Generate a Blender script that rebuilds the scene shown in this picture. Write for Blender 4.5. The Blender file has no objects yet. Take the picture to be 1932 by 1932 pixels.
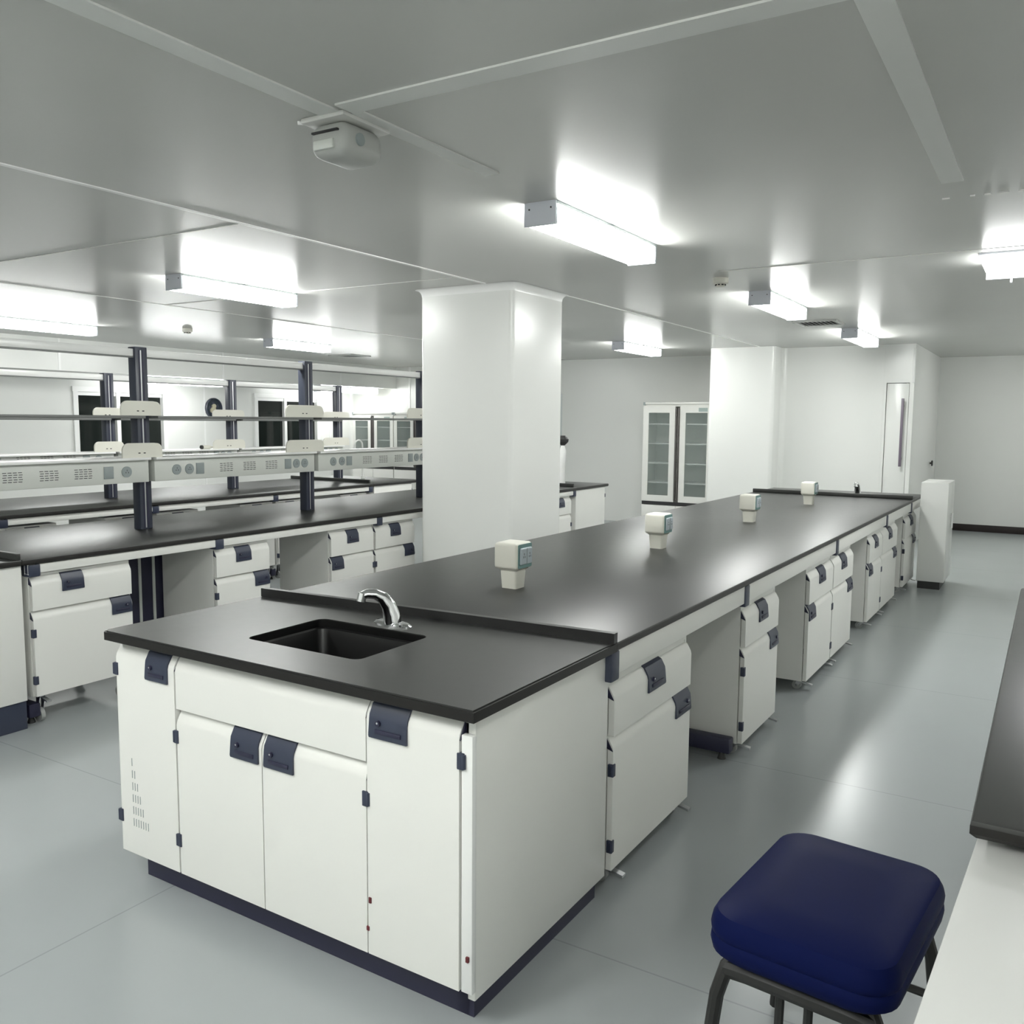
import bpy, bmesh, math, random
from mathutils import Vector, Matrix
random.seed(4)
S = bpy.context.scene
COL = S.collection
PI = math.pi

# ------------------------------------------------------------------ materials
def mat(name, col, rough=.4, metal=0., spec=.5, var=.0, scale=6., bump=0., emit=None, trans=0., alpha=1., coat=0., rvar=0., ior=1.5):
    m = bpy.data.materials.new(name); m.use_nodes = True
    nt = m.node_tree; n = nt.nodes; l = nt.links
    b = n['Principled BSDF']
    b.inputs['Base Color'].default_value = (*col, 1)
    b.inputs['Roughness'].default_value = rough
    b.inputs['Metallic'].default_value = metal
    b.inputs['Specular IOR Level'].default_value = spec
    b.inputs['IOR'].default_value = ior
    b.inputs['Transmission Weight'].default_value = trans
    b.inputs['Coat Weight'].default_value = coat
    if emit:
        b.inputs['Emission Color'].default_value = (*emit[:3], 1)
        b.inputs['Emission Strength'].default_value = emit[3]
    if var or bump or rvar:
        tc = n.new('ShaderNodeTexCoord'); no = n.new('ShaderNodeTexNoise')
        no.inputs['Scale'].default_value = scale; no.inputs['Detail'].default_value = 4
        l.new(tc.outputs['Object'], no.inputs['Vector'])
        if var:
            mx = n.new('ShaderNodeMix'); mx.data_type = 'RGBA'
            mx.inputs[6].default_value = (*[c * (1 - var) for c in col], 1)
            mx.inputs[7].default_value = (*[min(1, c * (1 + var)) for c in col], 1)
            l.new(no.outputs['Fac'], mx.inputs[0]); l.new(mx.outputs[2], b.inputs['Base Color'])
        if rvar:
            mr = n.new('ShaderNodeMapRange')
            mr.inputs['To Min'].default_value = rough - rvar; mr.inputs['To Max'].default_value = rough + rvar
            l.new(no.outputs['Fac'], mr.inputs['Value']); l.new(mr.outputs['Result'], b.inputs['Roughness'])
        if bump:
            bp = n.new('ShaderNodeBump'); bp.inputs['Strength'].default_value = bump; bp.inputs['Distance'].default_value = .002
            l.new(no.outputs['Fac'], bp.inputs['Height']); l.new(bp.outputs['Normal'], b.inputs['Normal'])
    return m

M = {}
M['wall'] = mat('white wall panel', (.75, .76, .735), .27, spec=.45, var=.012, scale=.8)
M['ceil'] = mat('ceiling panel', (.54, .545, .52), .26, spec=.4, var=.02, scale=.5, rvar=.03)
M['ceilstrip'] = mat('ceiling strip', (.69, .70, .675), .4)
M['white'] = mat('white powder coat', (.78, .78, .745), .36, spec=.45, var=.012, scale=3)
M['whitetrim'] = mat('white trim', (.84, .845, .83), .25)
M['cream'] = mat('cream plastic', (.77, .76, .68), .38)
M['greyw'] = mat('grey white shelf metal', (.66, .68, .64), .38)
M['shelfgrey'] = mat('dark grey shelf edge', (.16, .165, .16), .35)
M['navy'] = mat('navy plastic', (.036, .044, .074), .38, var=.05, scale=20)
M['navyp'] = mat('navy post paint', (.050, .057, .080), .35)
M['navyk'] = mat('navy plinth', (.022, .022, .05), .45)
M['black'] = mat('black worktop', (.030, .031, .029), .36, spec=.5, var=.06, scale=30, rvar=.015)
M['blackedge'] = mat('black worktop edge', (.012, .011, .010), .42, spec=.35)
M['sink'] = mat('black sink', (.004, .004, .004), .35)
M['gap'] = mat('dark gap', (.012, .012, .014), .6)
M['darkgrey'] = mat('dark grey rubber', (.03, .03, .03), .55)
M['brown'] = mat('dark brown skirting', (.016, .010, .009), .6, var=.3, scale=30)
M['chrome'] = mat('chrome', (.82, .83, .84), .08, metal=1.)
M['steel'] = mat('steel', (.62, .63, .64), .28, metal=1.)
M['wheel'] = mat('grey wheel', (.33, .34, .33), .45)
M['teal'] = mat('teal plate', (.16, .29, .28), .4)
M['socket'] = mat('pale socket', (.50, .56, .60), .4)
M['sockgrey'] = mat('grey socket', (.30, .34, .34), .45)
M['glass'] = mat('cabinet glass', (.34, .41, .385), .05, spec=.4)
M['glass'].node_tree.nodes['Principled BSDF'].inputs['Alpha'].default_value = .24
M['night'] = mat('night pane', (.006, .009, .008), .06, spec=.5)
M['blue'] = mat('blue stool plastic', (.006, .010, .056), .42, spec=.03, var=.05, scale=10)
M['blackmetal'] = mat('black metal', (.018, .018, .017), .42)
M['lightwhite'] = mat('lamp housing', (.66, .68, .74), .35)
M['lamp'] = mat('lamp diffuser', (.9, .9, .9), .4, emit=(.985, 1., .975, 9.5))
M['lampdim'] = mat('lamp diffuser low', (.9, .9, .9), .4, emit=(.985, 1., .985, 5.))
M['beige'] = mat('beige blade', (.45, .42, .30), .5)
M['red'] = mat('dark red tab', (.12, .015, .02), .45)
M['plaque'] = mat('grey green plaque', (.33, .40, .38), .4)
M['tabletop'] = mat('white laminate', (.60, .605, .585), .4)
M['tubewhite'] = mat('white pipe', (.74, .75, .72), .35)

def floor_material():
    m = mat('grey epoxy floor', (.36, .385, .39), .24, spec=.5, var=.03, scale=2.1)
    nt = m.node_tree; n = nt.nodes; l = nt.links; b = n['Principled BSDF']
    src = b.inputs['Base Color'].links[0].from_socket
    tc = n.new('ShaderNodeTexCoord'); sx = n.new('ShaderNodeSeparateXYZ')
    l.new(tc.outputs['Object'], sx.inputs[0])
    outs = []
    for ax, per, off in (('X', 2.6, .26), ('Y', 1.66, -.66)):
        a = n.new('ShaderNodeMath'); a.operation = 'ADD'; a.inputs[1].default_value = 40 + off
        d = n.new('ShaderNodeMath'); d.operation = 'MODULO'; d.inputs[1].default_value = per
        c = n.new('ShaderNodeMath'); c.operation = 'LESS_THAN'; c.inputs[1].default_value = .006
        l.new(sx.outputs[ax], a.inputs[0]); l.new(a.outputs[0], d.inputs[0]); l.new(d.outputs[0], c.inputs[0]); outs.append(c)
    mx = n.new('ShaderNodeMath'); mx.operation = 'MAXIMUM'
    l.new(outs[0].outputs[0], mx.inputs[0]); l.new(outs[1].outputs[0], mx.inputs[1])
    sc = n.new('ShaderNodeMath'); sc.operation = 'MULTIPLY'; sc.inputs[1].default_value = .3
    l.new(mx.outputs[0], sc.inputs[0])
    mm = n.new('ShaderNodeMix'); mm.data_type = 'RGBA'
    l.new(sc.outputs[0], mm.inputs[0]); l.new(src, mm.inputs[6]); mm.inputs[7].default_value = (.12, .14, .15, 1)
    l.new(mm.outputs[2], b.inputs['Base Color'])
    return m
M['floor'] = floor_material()

# ------------------------------------------------------------------ mesh builder
class MB:
    def __init__(s): s.bm = bmesh.new(); s.mats = []
    def mi(s, m):
        if m is None: return 0
        if m not in s.mats: s.mats.append(m)
        return s.mats.index(m)
    def _add(s, fn, m):
        t = bmesh.new(); fn(t)
        bmesh.ops.recalc_face_normals(t, faces=t.faces)
        i = s.mi(m)
        for f in t.faces: f.material_index = i
        me = bpy.data.meshes.new('t'); t.to_mesh(me); t.free()
        s.bm.from_mesh(me); bpy.data.meshes.remove(me)
        return s
    def box(s, x0, x1, y0, y1, z0, z1, bev=0., m=None, seg=2, edges=None):
        def fn(t):
            bmesh.ops.create_cube(t, size=1)
            for v in t.verts:
                v.co = Vector((x0 if v.co.x < 0 else x1, y0 if v.co.y < 0 else y1, z0 if v.co.z < 0 else z1))
            if bev:
                es = [e for e in t.edges if edges is None or edges(e.verts[0].co, e.verts[1].co)]
                bmesh.ops.bevel(t, geom=es, offset=bev, segments=seg, affect='EDGES', profile=.5)
        return s._add(fn, m)
    def cyl(s, p0, p1, r, n=16, r1=None, m=None):
        p0 = Vector(p0); p1 = Vector(p1); d = p1 - p0
        def fn(t):
            bmesh.ops.create_cone(t, cap_ends=True, segments=n, radius1=r, radius2=r if r1 is None else r1, depth=d.length)
            q = Vector((0, 0, 1)).rotation_difference(d.normalized()).to_matrix().to_4x4()
            bmesh.ops.transform(t, matrix=Matrix.Translation((p0 + p1) / 2) @ q, verts=t.verts)
        return s._add(fn, m)
    def prism(s, pts, a, a0, a1, m=None):
        # pts: 2D outline; a: extrusion axis 'x' (y,z), 'y' (x,z), 'z' (x,y)
        def P(p, h):
            return {'x': (h, p[0], p[1]), 'y': (p[0], h, p[1]), 'z': (p[0], p[1], h)}[a]
        def fn(t):
            A = [t.verts.new(P(p, a0)) for p in pts]; B = [t.verts.new(P(p, a1)) for p in pts]
            t.faces.new(A); t.faces.new(B[::-1])
            for i in range(len(pts)):
                j = (i + 1) % len(pts); t.faces.new((A[i], A[j], B[j], B[i]))
        return s._add(fn, m)
    def loft(s, loops, cap0=True, cap1=True, m=None):
        def fn(t):
            L = [[t.verts.new(p) for p in lp] for lp in loops]
            for a, b in zip(L, L[1:]):
                for i in range(len(a)):
                    j = (i + 1) % len(a); t.faces.new((a[i], a[j], b[j], b[i]))
            if cap0: t.faces.new(L[0])
            if cap1: t.faces.new(L[-1][::-1])
        return s._add(fn, m)
    def tube(s, pts, r, n=10, m=None):
        pts = [Vector(p) for p in pts]; rs = r if isinstance(r, (list, tuple)) else [r] * len(pts)
        loops = []; up = Vector((0, 0, 1)); prev = None
        for i, p in enumerate(pts):
            t = (pts[min(i + 1, len(pts) - 1)] - pts[max(i - 1, 0)]).normalized()
            if prev is None:
                a = t.orthogonal().normalized()
            else:
                a = (prev - t * prev.dot(t)).normalized()
            prev = a; b = t.cross(a)
            loops.append([p + (a * math.cos(k * 2 * PI / n) + b * math.sin(k * 2 * PI / n)) * rs[i] for k in range(n)])
        return s.loft(loops, m=m)
    def build(s, name, m, parent=None, loc=(0, 0, 0), rot=None, smooth=True):
        me = bpy.data.meshes.new(name)
        s.bm.to_mesh(me); s.bm.free()
        ms = s.mats if s.mats and s.mats[0] is not None else s.mats
        if not ms: ms = [m]
        for k in ms: me.materials.append(M[k] if isinstance(k, str) else k)
        if smooth:
            for p in me.polygons: p.use_smooth = True
            try: me.set_sharp_from_angle(angle=math.radians(35))
            except Exception: pass
        o = bpy.data.objects.new(name, me); COL.objects.link(o)
        o.location = loc
        if rot: o.rotation_euler = rot
        if parent: o.parent = parent
        return o

def rrect(x0, x1, y0, y1, r, z, n=6):
    pts = []
    for cx, cy, a0 in ((x1 - r, y1 - r, 0), (x0 + r, y1 - r, 90), (x0 + r, y0 + r, 180), (x1 - r, y0 + r, 270)):
        for k in range(n + 1):
            a = math.radians(a0 + 90 * k / n)
            pts.append((cx + r * math.cos(a), cy + r * math.sin(a), z))
    return pts

def tag(o, label, cat, group=None, kind=None):
    o['label'] = label; o['category'] = cat
    if group: o['group'] = group
    if kind: o['kind'] = kind
    return o
def thing(name, label, cat, loc=(0, 0, 0), rz=0., group=None):
    o = bpy.data.objects.new(name, None); COL.objects.link(o)
    o.empty_display_size = .1
    o.location = loc; o.rotation_euler = (0, 0, rz)
    return tag(o, label, cat, group)
def struct(name, mb, m, parent=None, **k):
    o = mb.build(name, m, parent, **k)
    o['kind'] = 'structure'
    return o
def copy_tree(o, parent=None):
    c = o.copy(); COL.objects.link(c)
    if parent: c.parent = parent
    for ch in list(o.children): copy_tree(ch, c)
    return c

# ------------------------------------------------------------------ camera
f_px, yaw, pitch, roll = 1664.16, .5500, .1031, .0078
cam_d = bpy.data.cameras.new('camera'); cam = bpy.data.objects.new('camera', cam_d); COL.objects.link(cam)
fw = Vector((-math.sin(yaw) * math.cos(pitch), math.cos(yaw) * math.cos(pitch), -math.sin(pitch)))
rt = Vector((math.cos(yaw), math.sin(yaw), 0)); up = rt.cross(fw)
c_, s_ = math.cos(roll), math.sin(roll)
r2 = c_ * rt + s_ * up; u2 = -s_ * rt + c_ * up
R3 = Matrix((r2, u2, -fw)).transposed()
cam.matrix_world = Matrix.Translation((1.1399, -1.6921, 1.5395)) @ R3.to_4x4()
cam_d.sensor_width = 36; cam_d.lens = f_px / 1932 * 36; cam_d.clip_start = .02; cam_d.clip_end = 100
S.camera = cam

# ------------------------------------------------------------------ room shell
ZC = 2.5          # main ceiling
ZL = 2.11         # lower ceiling by the windows
XW, XF, XR = -10.4, -9.3, 1.95
YB, YF = -3.6, 12.6
struct('floor', MB().box(XW - .1, XR + .1, YB - .1, YF + .1, -.1, 0), 'floor')
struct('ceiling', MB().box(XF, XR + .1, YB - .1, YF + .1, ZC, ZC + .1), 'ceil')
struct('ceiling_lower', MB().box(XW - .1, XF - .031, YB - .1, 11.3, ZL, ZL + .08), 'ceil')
struct('wall_soffit', MB().box(XF - .03, XF, YB, 11.2, ZL, ZC + .05), 'wall')
# window wall with two openings
win = [(5.57, 7.03), (8.80, 10.30)]
zs, zt = .95, 1.915
wl = MB()
ys = [YB - .1, 5.57, 7.03, 8.80, 10.30, 11.3]
for a, b in ((ys[0], ys[1]), (ys[2], ys[3]), (ys[4], ys[5])): wl.box(XW - .1, XW, a, b, 0, 2.2)
for a, b in win:
    wl.box(XW - .1, XW, a, b, 0, zs); wl.box(XW - .1, XW, a, b, zt, 2.2)
struct('wall_left', wl, 'wall')
for i, (a, b) in enumerate(win):
    fr = MB(); t = .045
    fr.box(XW - .07, XW + .03, a - .03, b + .03, zt - .02, zt + .05).box(XW - .07, XW + .03, a - .03, b + .03, zs - .03, zs + .05)
    mid = a + (b - a) * .44
    for y in (a - .02, b - .05): fr.box(XW - .07, XW + .03, y, y + .07, zs + .05, zt - .02)
    fr.box(XW - .07, XW + .015, mid, mid + .06, zs + .05, zt - .02)
    fr.box(XW - .06, XW, a + .05, mid, zt - .07, zt - .02).box(XW - .06, XW, mid + .06, b - .05, zt - .07, zt - .02)
    w = struct('window_%d' % (i + 1), fr, 'whitetrim')
    for q, (y0, y1) in enumerate(((a + .05, mid), (mid + .06, b - .05))):
        MB().box(XW - .05, XW - .04, y0, y1, zs + .05, zt - .07).build('pane', 'night', w)
    MB().box(XW - .005, XW + .05, a - .06, b + .06, zs - .06, zs - .03, .004).build('window_sill', 'whitetrim', w)
struct('wall_back_left', MB().box(XW - .1, -6.6, 11.2, 11.3, 0, ZC), 'wall')
struct('wall_back', MB().box(-6.6, -2.8, 10.8, 10.9, 0, ZC).box(-6.7, -6.6, 10.8, 11.3, 0, ZC), 'wall')
def vert(a, b): return abs(a.z - b.z) > .5
struct('wall_pilaster', MB().box(-2.78, -1.93, 9.62, 10.85, 0, ZC, .05, seg=4, edges=vert), 'wall')
struct('wall_back_right', MB().box(-1.95, -.66, 10.0, 10.1, 0, ZC).box(-.66, -.35, 10.0, 10.1, 2.035, ZC)
       .box(-.40, -.35, 10.0, 10.1, 0, 2.035), 'wall')
struct('wall_return', MB().box(-.45, -.35, 10.1, YF, 0, ZC), 'wall')
struct('wall_corridor', MB().box(-.45, XR + .1, YF, YF + .1, 0, ZC), 'wall')
struct('wall_right', MB().box(XR, XR + .1, YB, YF, 0, ZC), 'wall')
struct('wall_front', MB().box(XW - .1, XR + .1, YB - .1, YB, 0, ZC), 'wall')
struct('baseboard_corridor', MB().box(-.35, XR, YF - .02, YF, 0, .10, .004), 'brown')
d1 = struct('door_1', MB().box(-.655, -.405, 10.01, 10.06, .01, 2.028, .003), 'wall')
MB().box(-.475, -.445, 9.93, 9.955, 1.02, 1.845, .004).box(-.47, -.45, 9.955, 10.012, 1.10, 1.13).box(-.47, -.45, 9.955, 10.012, 1.74, 1.77).build('door_pull', mat('dark violet grey', (.16, .13, .17), .4), d1)
struct('trim_highlight', MB().box(-.375, -.345, 9.985, 10.0, 2.035, 2.44, .004), 'whitetrim')  # white strip stands in for the bright highlight on the wall corner
# square column with rounded corners and a flared cove under the ceiling
PX0, PX1, PY0, PY1 = -2.96, -2.15, 3.66, 4.41
col = MB().loft([rrect(PX0, PX1, PY0, PY1, .035, 0), rrect(PX0, PX1, PY0, PY1, .035, ZC)])
pil = struct('wall_column', col, 'wall')
cv = []
for k in range(7):
    a = k / 6 * PI / 2
    e = .05 * (1 - math.cos(a)); z = ZC - .05 + .05 * math.sin(a) - .001
    cv.append(rrect(PX0 - e - .001, PX1 + e + .001, PY0 - e - .001, PY1 + e + .001, .035 + e, z))
MB().loft(cv, False, False).build('cove', 'whitetrim', pil)
# vertical and horizontal coves in the room corners
def cove(name, x, y, sx, sy, z0, z1, r=.06):
    pts = [(x, y)] + [(x + sx * (r - r * math.sin(a)), y + sy * (r - r * math.cos(a))) for a in [k / 6 * PI / 2 for k in range(7)]]
    struct(name, MB().prism(pts, 'z', z0, z1), 'wall')
cove('trim_cove_pilaster', -1.93, 10.0, 1, -1, 0, ZC)
cove('trim_cove_back', -6.6, 10.8, 1, -1, 0, ZC)
cove('trim_cove_left', XW, 11.2, 1, -1, 0, ZL)
# wall panel joints (thin cover strips)
k = 0
for x in (-9.55, -9.05): pass
for y in (4.35, 7.75, 10.6):
    struct('trim_joint_%d' % k, MB().box(XW, XW + .004, y, y + .03, 0, ZL), 'whitetrim'); k += 1
for x in (-9.85, -9.0):
    struct('trim_joint_%d' % k, MB().box(x, x + .035, 11.19, 11.2, 0, ZC), 'whitetrim'); k += 1
struct('trim_joint_%d' % k, MB().box(-.70, -.694, 9.997, 10.0, 0, ZC), 'wall')
for y in (2.2, 4.7, 7.2, 9.7):
    k += 1; struct('trim_joint_%d' % k, MB().box(XF, XF + .006, y, y + .03, ZL, ZC), 'whitetrim')
# ceiling cover strips
k = 1
def cstrip(x0, x1, y0, y1, h=.006, m='ceilstrip', rz=0):
    global k
    struct('trim_ceiling_%d' % k, MB().box(x0, x1, y0, y1, ZC - h, ZC), m); k += 1
cstrip(-.905, -.825, -3.5, .50); cstrip(-.83, -.765, .50, 1.30)
cstrip(-.80, 1.9, .415, .50)
cstrip(.69, .77, -3.5, 2.3)
cstrip(-2.36, -2.335, -3.5, 3.6, .005, 'whitetrim'); cstrip(-2.13, -2.115, 4.4, 9.6, .004)
cstrip(-4.6, -2.36, 1.42, 1.428, .003); cstrip(-6.1, -3.2, .62, .628, .003)
cstrip(-.75, 1.9, 3.9, 3.908, .003); cstrip(-5.4, -2.4, 3.28, 3.288, .003); cstrip(-5.4, -5.385, -1, 10.5, .003)
dash = MB()
for x0, x1 in ((.665, .695), (.772, .79), (.825, .85), (.875, .915), (.95, .97)): dash.box(x0, x1, 2.58, 2.59, ZC - .005, ZC)
struct('trim_ceiling_dashes', dash, mat('bright trim', (.9, .9, .88), .2))

# ------------------------------------------------------------------ ceiling lamps
def lamp_proto(L, W=.155, H=.1, dm='lamp'):
    t = thing('ceiling_lamp', 'lamp', 'lamp', (0, 0, 0), 0, 'box-shaped ceiling lamps')
    h = MB().box(-W / 2 - .004, W / 2 + .004, -L / 2, L / 2, -.014, 0, .002)
    h.build('base_strip', 'sockgrey', t)
    prof = [(-W / 2, -.014), (-W / 2, -H + .012), (-W / 2 + .012, -H), (W / 2 - .012, -H), (W / 2, -H + .012), (W / 2, -.014)]
    MB().prism(prof, 'y', -L / 2 + .012, L / 2 - .012).build('diffuser', dm, t)
    pe = [(-W / 2 - .003, 0), (-W / 2 - .003, -H - .002), (W / 2 + .003, -H - .002), (W / 2 + .003, 0)]
    for sy in (-1, 1):
        a, b = sorted((sy * (L / 2 - .012), sy * (L / 2 + .002)))
        e = MB().prism(pe, 'y', a, b).build('end_cap', 'lightwhite', t)
        for x in (-.055, .055): MB().cyl((x, sy * (L / 2 + .002), -.03), (x, sy * (L / 2 + .004), -.03), .004, 8).build('screw', 'darkgrey', e)
    MB().box(W / 2, W / 2 + .008, -.02, .02, -.035, -.01, .002).build('clip', 'lightwhite', t)
    return t
LP = [(-.855, 2.345, 1.13, ZC, 'ceiling lamp nearest the camera, glowing above the island bench'),
      (-.77, 5.42, 1.10, ZC, 'second ceiling lamp above the island bench, beside the air vent'),
      (-.705, 8.45, 1.22, ZC, 'small far ceiling lamp above the island, near the far door wall'),
      (-3.42, 8.75, 1.18, ZC, 'ceiling lamp right of the column, above the far glass cabinet'),
      (-3.97, 2.80, 1.06, ZC, 'large ceiling lamp left of the column, above the middle rack bench'),
      (-7.62, 3.50, 1.14, ZC, 'ceiling lamp cut by the left frame edge'),
      (-6.98, 6.42, 1.00, ZC, 'ceiling lamp just left of the column with a vent behind it'),
      (-9.62, 6.74, 1.36, ZL, 'lamp under the lower ceiling between the two windows, left of the round fan'),
      (-9.62, 10.23, 1.50, ZL, 'lamp under the lower ceiling in front of the left glass cabinets'),
      (-3.72, 5.80, 1.10, ZC, 'ceiling lamp hidden behind the square column'),
      (-.86, -1.55, 1.10, ZC, 'ceiling lamp over the aisle behind the camera on the island row'),
      (-4.1, -.70, 1.10, ZC, 'ceiling lamp left of the frame on the middle bench row'),
      (1.25, -2.05, 1.10, ZC, 'added ceiling lamp behind the camera, fill light from the right'),  # unseen, added to brighten the island side panel and near floor
      (-2.50, -2.30, 1.10, ZC, 'added ceiling lamp behind the camera, fill light for the near fronts'),  # unseen, added outside the lamp rows to brighten camera-facing fronts and column
      (1.42, 10.9, 1.10, ZC, 'added ceiling lamp right of the frame, fill light for the far corridor')]  # unseen, added to lift the dim corridor wall
for x, y, L, z, lab in LP:
    t = lamp_proto(L, dm='lampdim' if z == ZL or y > 10.5 else 'lamp'); t.location = (x, y, z); t['label'] = lab
# wide lamp at the right frame edge
t = thing('panel_lamp', 'wide square ceiling lamp cut by the right frame edge', 'lamp', (1.07, 4.22, ZC))
MB().box(-.36, .36, -.20, .20, -.012, 0, .002).build('base_plate', 'lightwhite', t)
MB().loft([rrect(-.345, .345, -.19, .19, .02, -.012), rrect(-.345, .345, -.19, .19, .02, -.055), rrect(-.325, .325, -.17, .17, .03, -.075)]).build('diffuser', 'lampdim', t)
MB().box(-.345, .345, .20, .215, -.095, -.03, .003).build('rear_rail', 'lightwhite', t)
MB().box(-.215, -.205, .19, .225, -.12, -.05).box(-.225, -.195, .185, .2, -.06, -.045).build('hook', 'steel', t)

# ceiling bits: detectors, vents, square unit
def detector(x, y, lab):
    t = thing('smoke_detector', lab, 'smoke detector', (x, y, ZC), 0, 'ceiling smoke detectors')
    def ring(r, z): return [(r * math.cos(a), r * math.sin(a), z) for a in [k * 2 * PI / 24 for k in range(24)]]
    MB().loft([ring(.052, 0), ring(.052, -.03), ring(.046, -.038)]).build('base', 'cream', t)
    h = MB().loft([ring(.03, -.038), ring(.03, -.05), ring(.022, -.055)])
    h.mats = ['cream']
    for k in range(8):
        a = k * PI / 4; h.box(.03 * math.cos(a) - .006, .03 * math.cos(a) + .006, .03 * math.sin(a) - .006, .03 * math.sin(a) + .006, -.049, -.042, m='gap')
    h.build('sensor_head', 'cream', t)
detector(-.835, 4.18, 'round smoke detector right of the column between two lamps')
detector(-6.9, 4.70, 'round smoke detector above the racks, below the large left lamp')
def vent(x, y, w, l, lab):
    t = thing('air_vent', lab, 'air vent', (x, y, ZC), 0, 'ceiling air vents')
    fr = MB()
    fr.box(-w / 2, w / 2, -l / 2, -l / 2 + .03, -.012, 0).box(-w / 2, w / 2, l / 2 - .03, l / 2, -.012, 0)
    fr.box(-w / 2, -w / 2 + .03, -l / 2 + .03, l / 2 - .03, -.012, 0).box(w / 2 - .03, w / 2, -l / 2 + .03, l / 2 - .03, -.012, 0)
    fr.build('frame', 'ceilstrip', t)
    MB().box(-w / 2 + .03, w / 2 - .03, -l / 2 + .03, l / 2 - .03, -.002, 0).build('duct_opening', 'gap', t)
    n = 9
    for i in range(n):
        xx = -w / 2 + .045 + i * (w - .09) / (n - 1)
        MB().prism([(xx - .012, -.003), (xx + .004, -.014), (xx + .007, -.012), (xx - .009, -.001)], 'y', -l / 2 + .03, l / 2 - .03).build('louvre', 'ceilstrip', t)
vent(-.86, 7.18, .40, .40, 'square louvred air vent in the ceiling beside the second island lamp')
vent(-8.0, 8.5, .45, .45, 'square air vent behind the lamp left of the column')
t = thing('ceiling_unit', 'pale rounded square unit with a dark slot hanging where ceiling strips meet', 'ceiling unit', (-.89, .575, ZC))
MB().box(-.10, .085, -.115, .115, -.018, 0, .006).build('mount_plate', 'ceil', t)
MB().box(-.085, .075, -.10, .10, -.125, -.018, .04, seg=5).build('body', mat('unit shell', (.44, .45, .43), .4), t)
MB().box(-.06, .05, -.108, -.096, -.055, -.048, .002).build('slot', 'gap', t)
MB().box(-.055, .03, -.106, -.094, -.105, -.075, .004).build('front_panel', 'greyw', t)
MB().cyl((.07, -.03, -.07), (.081, -.03, -.07), .02, 16).build('grille_knob', 'sockgrey', t)
MB().cyl((-.10, -.10, -.01), (-.115, -.11, -.01), .006, 8).build('indicator', 'whitetrim', t)

# ------------------------------------------------------------------ cabinet parts
CH, CD = .032, .022     # chamfer height and depth
def front_profile(z0, z1, off=0., thick=.02):
    return [(-off, z0), (-off, z1 - CH - .012), (.003 - off, z1 - CH), (CD - .004 - off * .7, z1 - .006 + off * .4), (CD + .004, z1 + off), (CD + .008, z1), (CD + .008, z1 - .01), (thick, z1 - CH), (thick, z0)]
def add_handle(parent, xc, w, z1, h=.092, lock_left=True):
    o = .004
    pr = [(-o - .002, z1 - h), (-o - .004, z1 - h + .006), (-o, z1 - CH - .012), (.002 - o, z1 - CH + .002), (CD - .006 - o, z1 - .004), (CD + .004, z1 + .003), (CD + .006, z1 - .002), (.004, z1 - CH - .012), (.004, z1 - h)]
    b = MB().prism(pr, 'x', xc - w / 2, xc + w / 2, m='navy')
    b.box(xc - w * .32, xc + w * .36, -o - .0055, -o - .001, z1 - h + .014, z1 - h + .026, .001, m='navyk')
    xl = xc - w * .24 if lock_left else xc + w * .24
    b.cyl((xl, -o - .0065, z1 - h + .042), (xl, 0, z1 - h + .042), .008, 12, m='navyk')
    b.cyl((xl, -o - .0075, z1 - h + .044), (xl, 0, z1 - h + .044), .003, 8, m='chrome')
    return b.build('handle', 'navy', parent)
def add_end(parent, x, z1, side):
    a, b = sorted((x, x + side * .004))
    MB().prism([(.001, z1 - CH - .014), (CD + .004, z1 - .001), (CD + .006, z1 - .012), (CD + .006, z1 - CH - .004)], 'x', a, b).build('end_cap', 'navyk', parent)
def add_hinge(parent, x, z, side):
    MB().box(x - .010, x + .010, -.004, .016, z - .021, z + .021, .002).cyl((x + side * .009, .0, z - .018), (x + side * .009, 0, z + .018), .006, 10).build('hinge', 'navy', parent)
def caster(parent, x, y, h, brake=True):
    r = min(h * .42, .036)
    c = MB().box(x - .022, x + .022, y - .022, y + .022, h - .004, h)
    c.cyl((x, y, h - .015), (x, y, h - .003), .014, 12)
    for sx in (-1, 1): c.prism([(y - .016, h - .012), (y + .016, h - .012), (y + .022 + .006, r * .8), (y + .010, r * .8)], 'x', x + sx * .013 - .0015, x + sx * .013 + .0015)
    if brake: c.prism([(y - .072, h - .022), (y - .01, h - .010), (y - .01, h - .018), (y - .072, h - .030)], 'x', x - .012, x + .012)
    c = c.build('caster', 'steel', parent)
    w = MB().cyl((x - .010, y + .016, r), (x + .010, y + .016, r), r, 20, m='wheel')
    w.cyl((x - .0145, y + .016, r), (x + .0145, y + .016, r), r * .32, 10, m='chrome')
    w.build('wheel', 'wheel', c)
G_MOB = 'mobile cabinets on casters under the benches'
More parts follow.
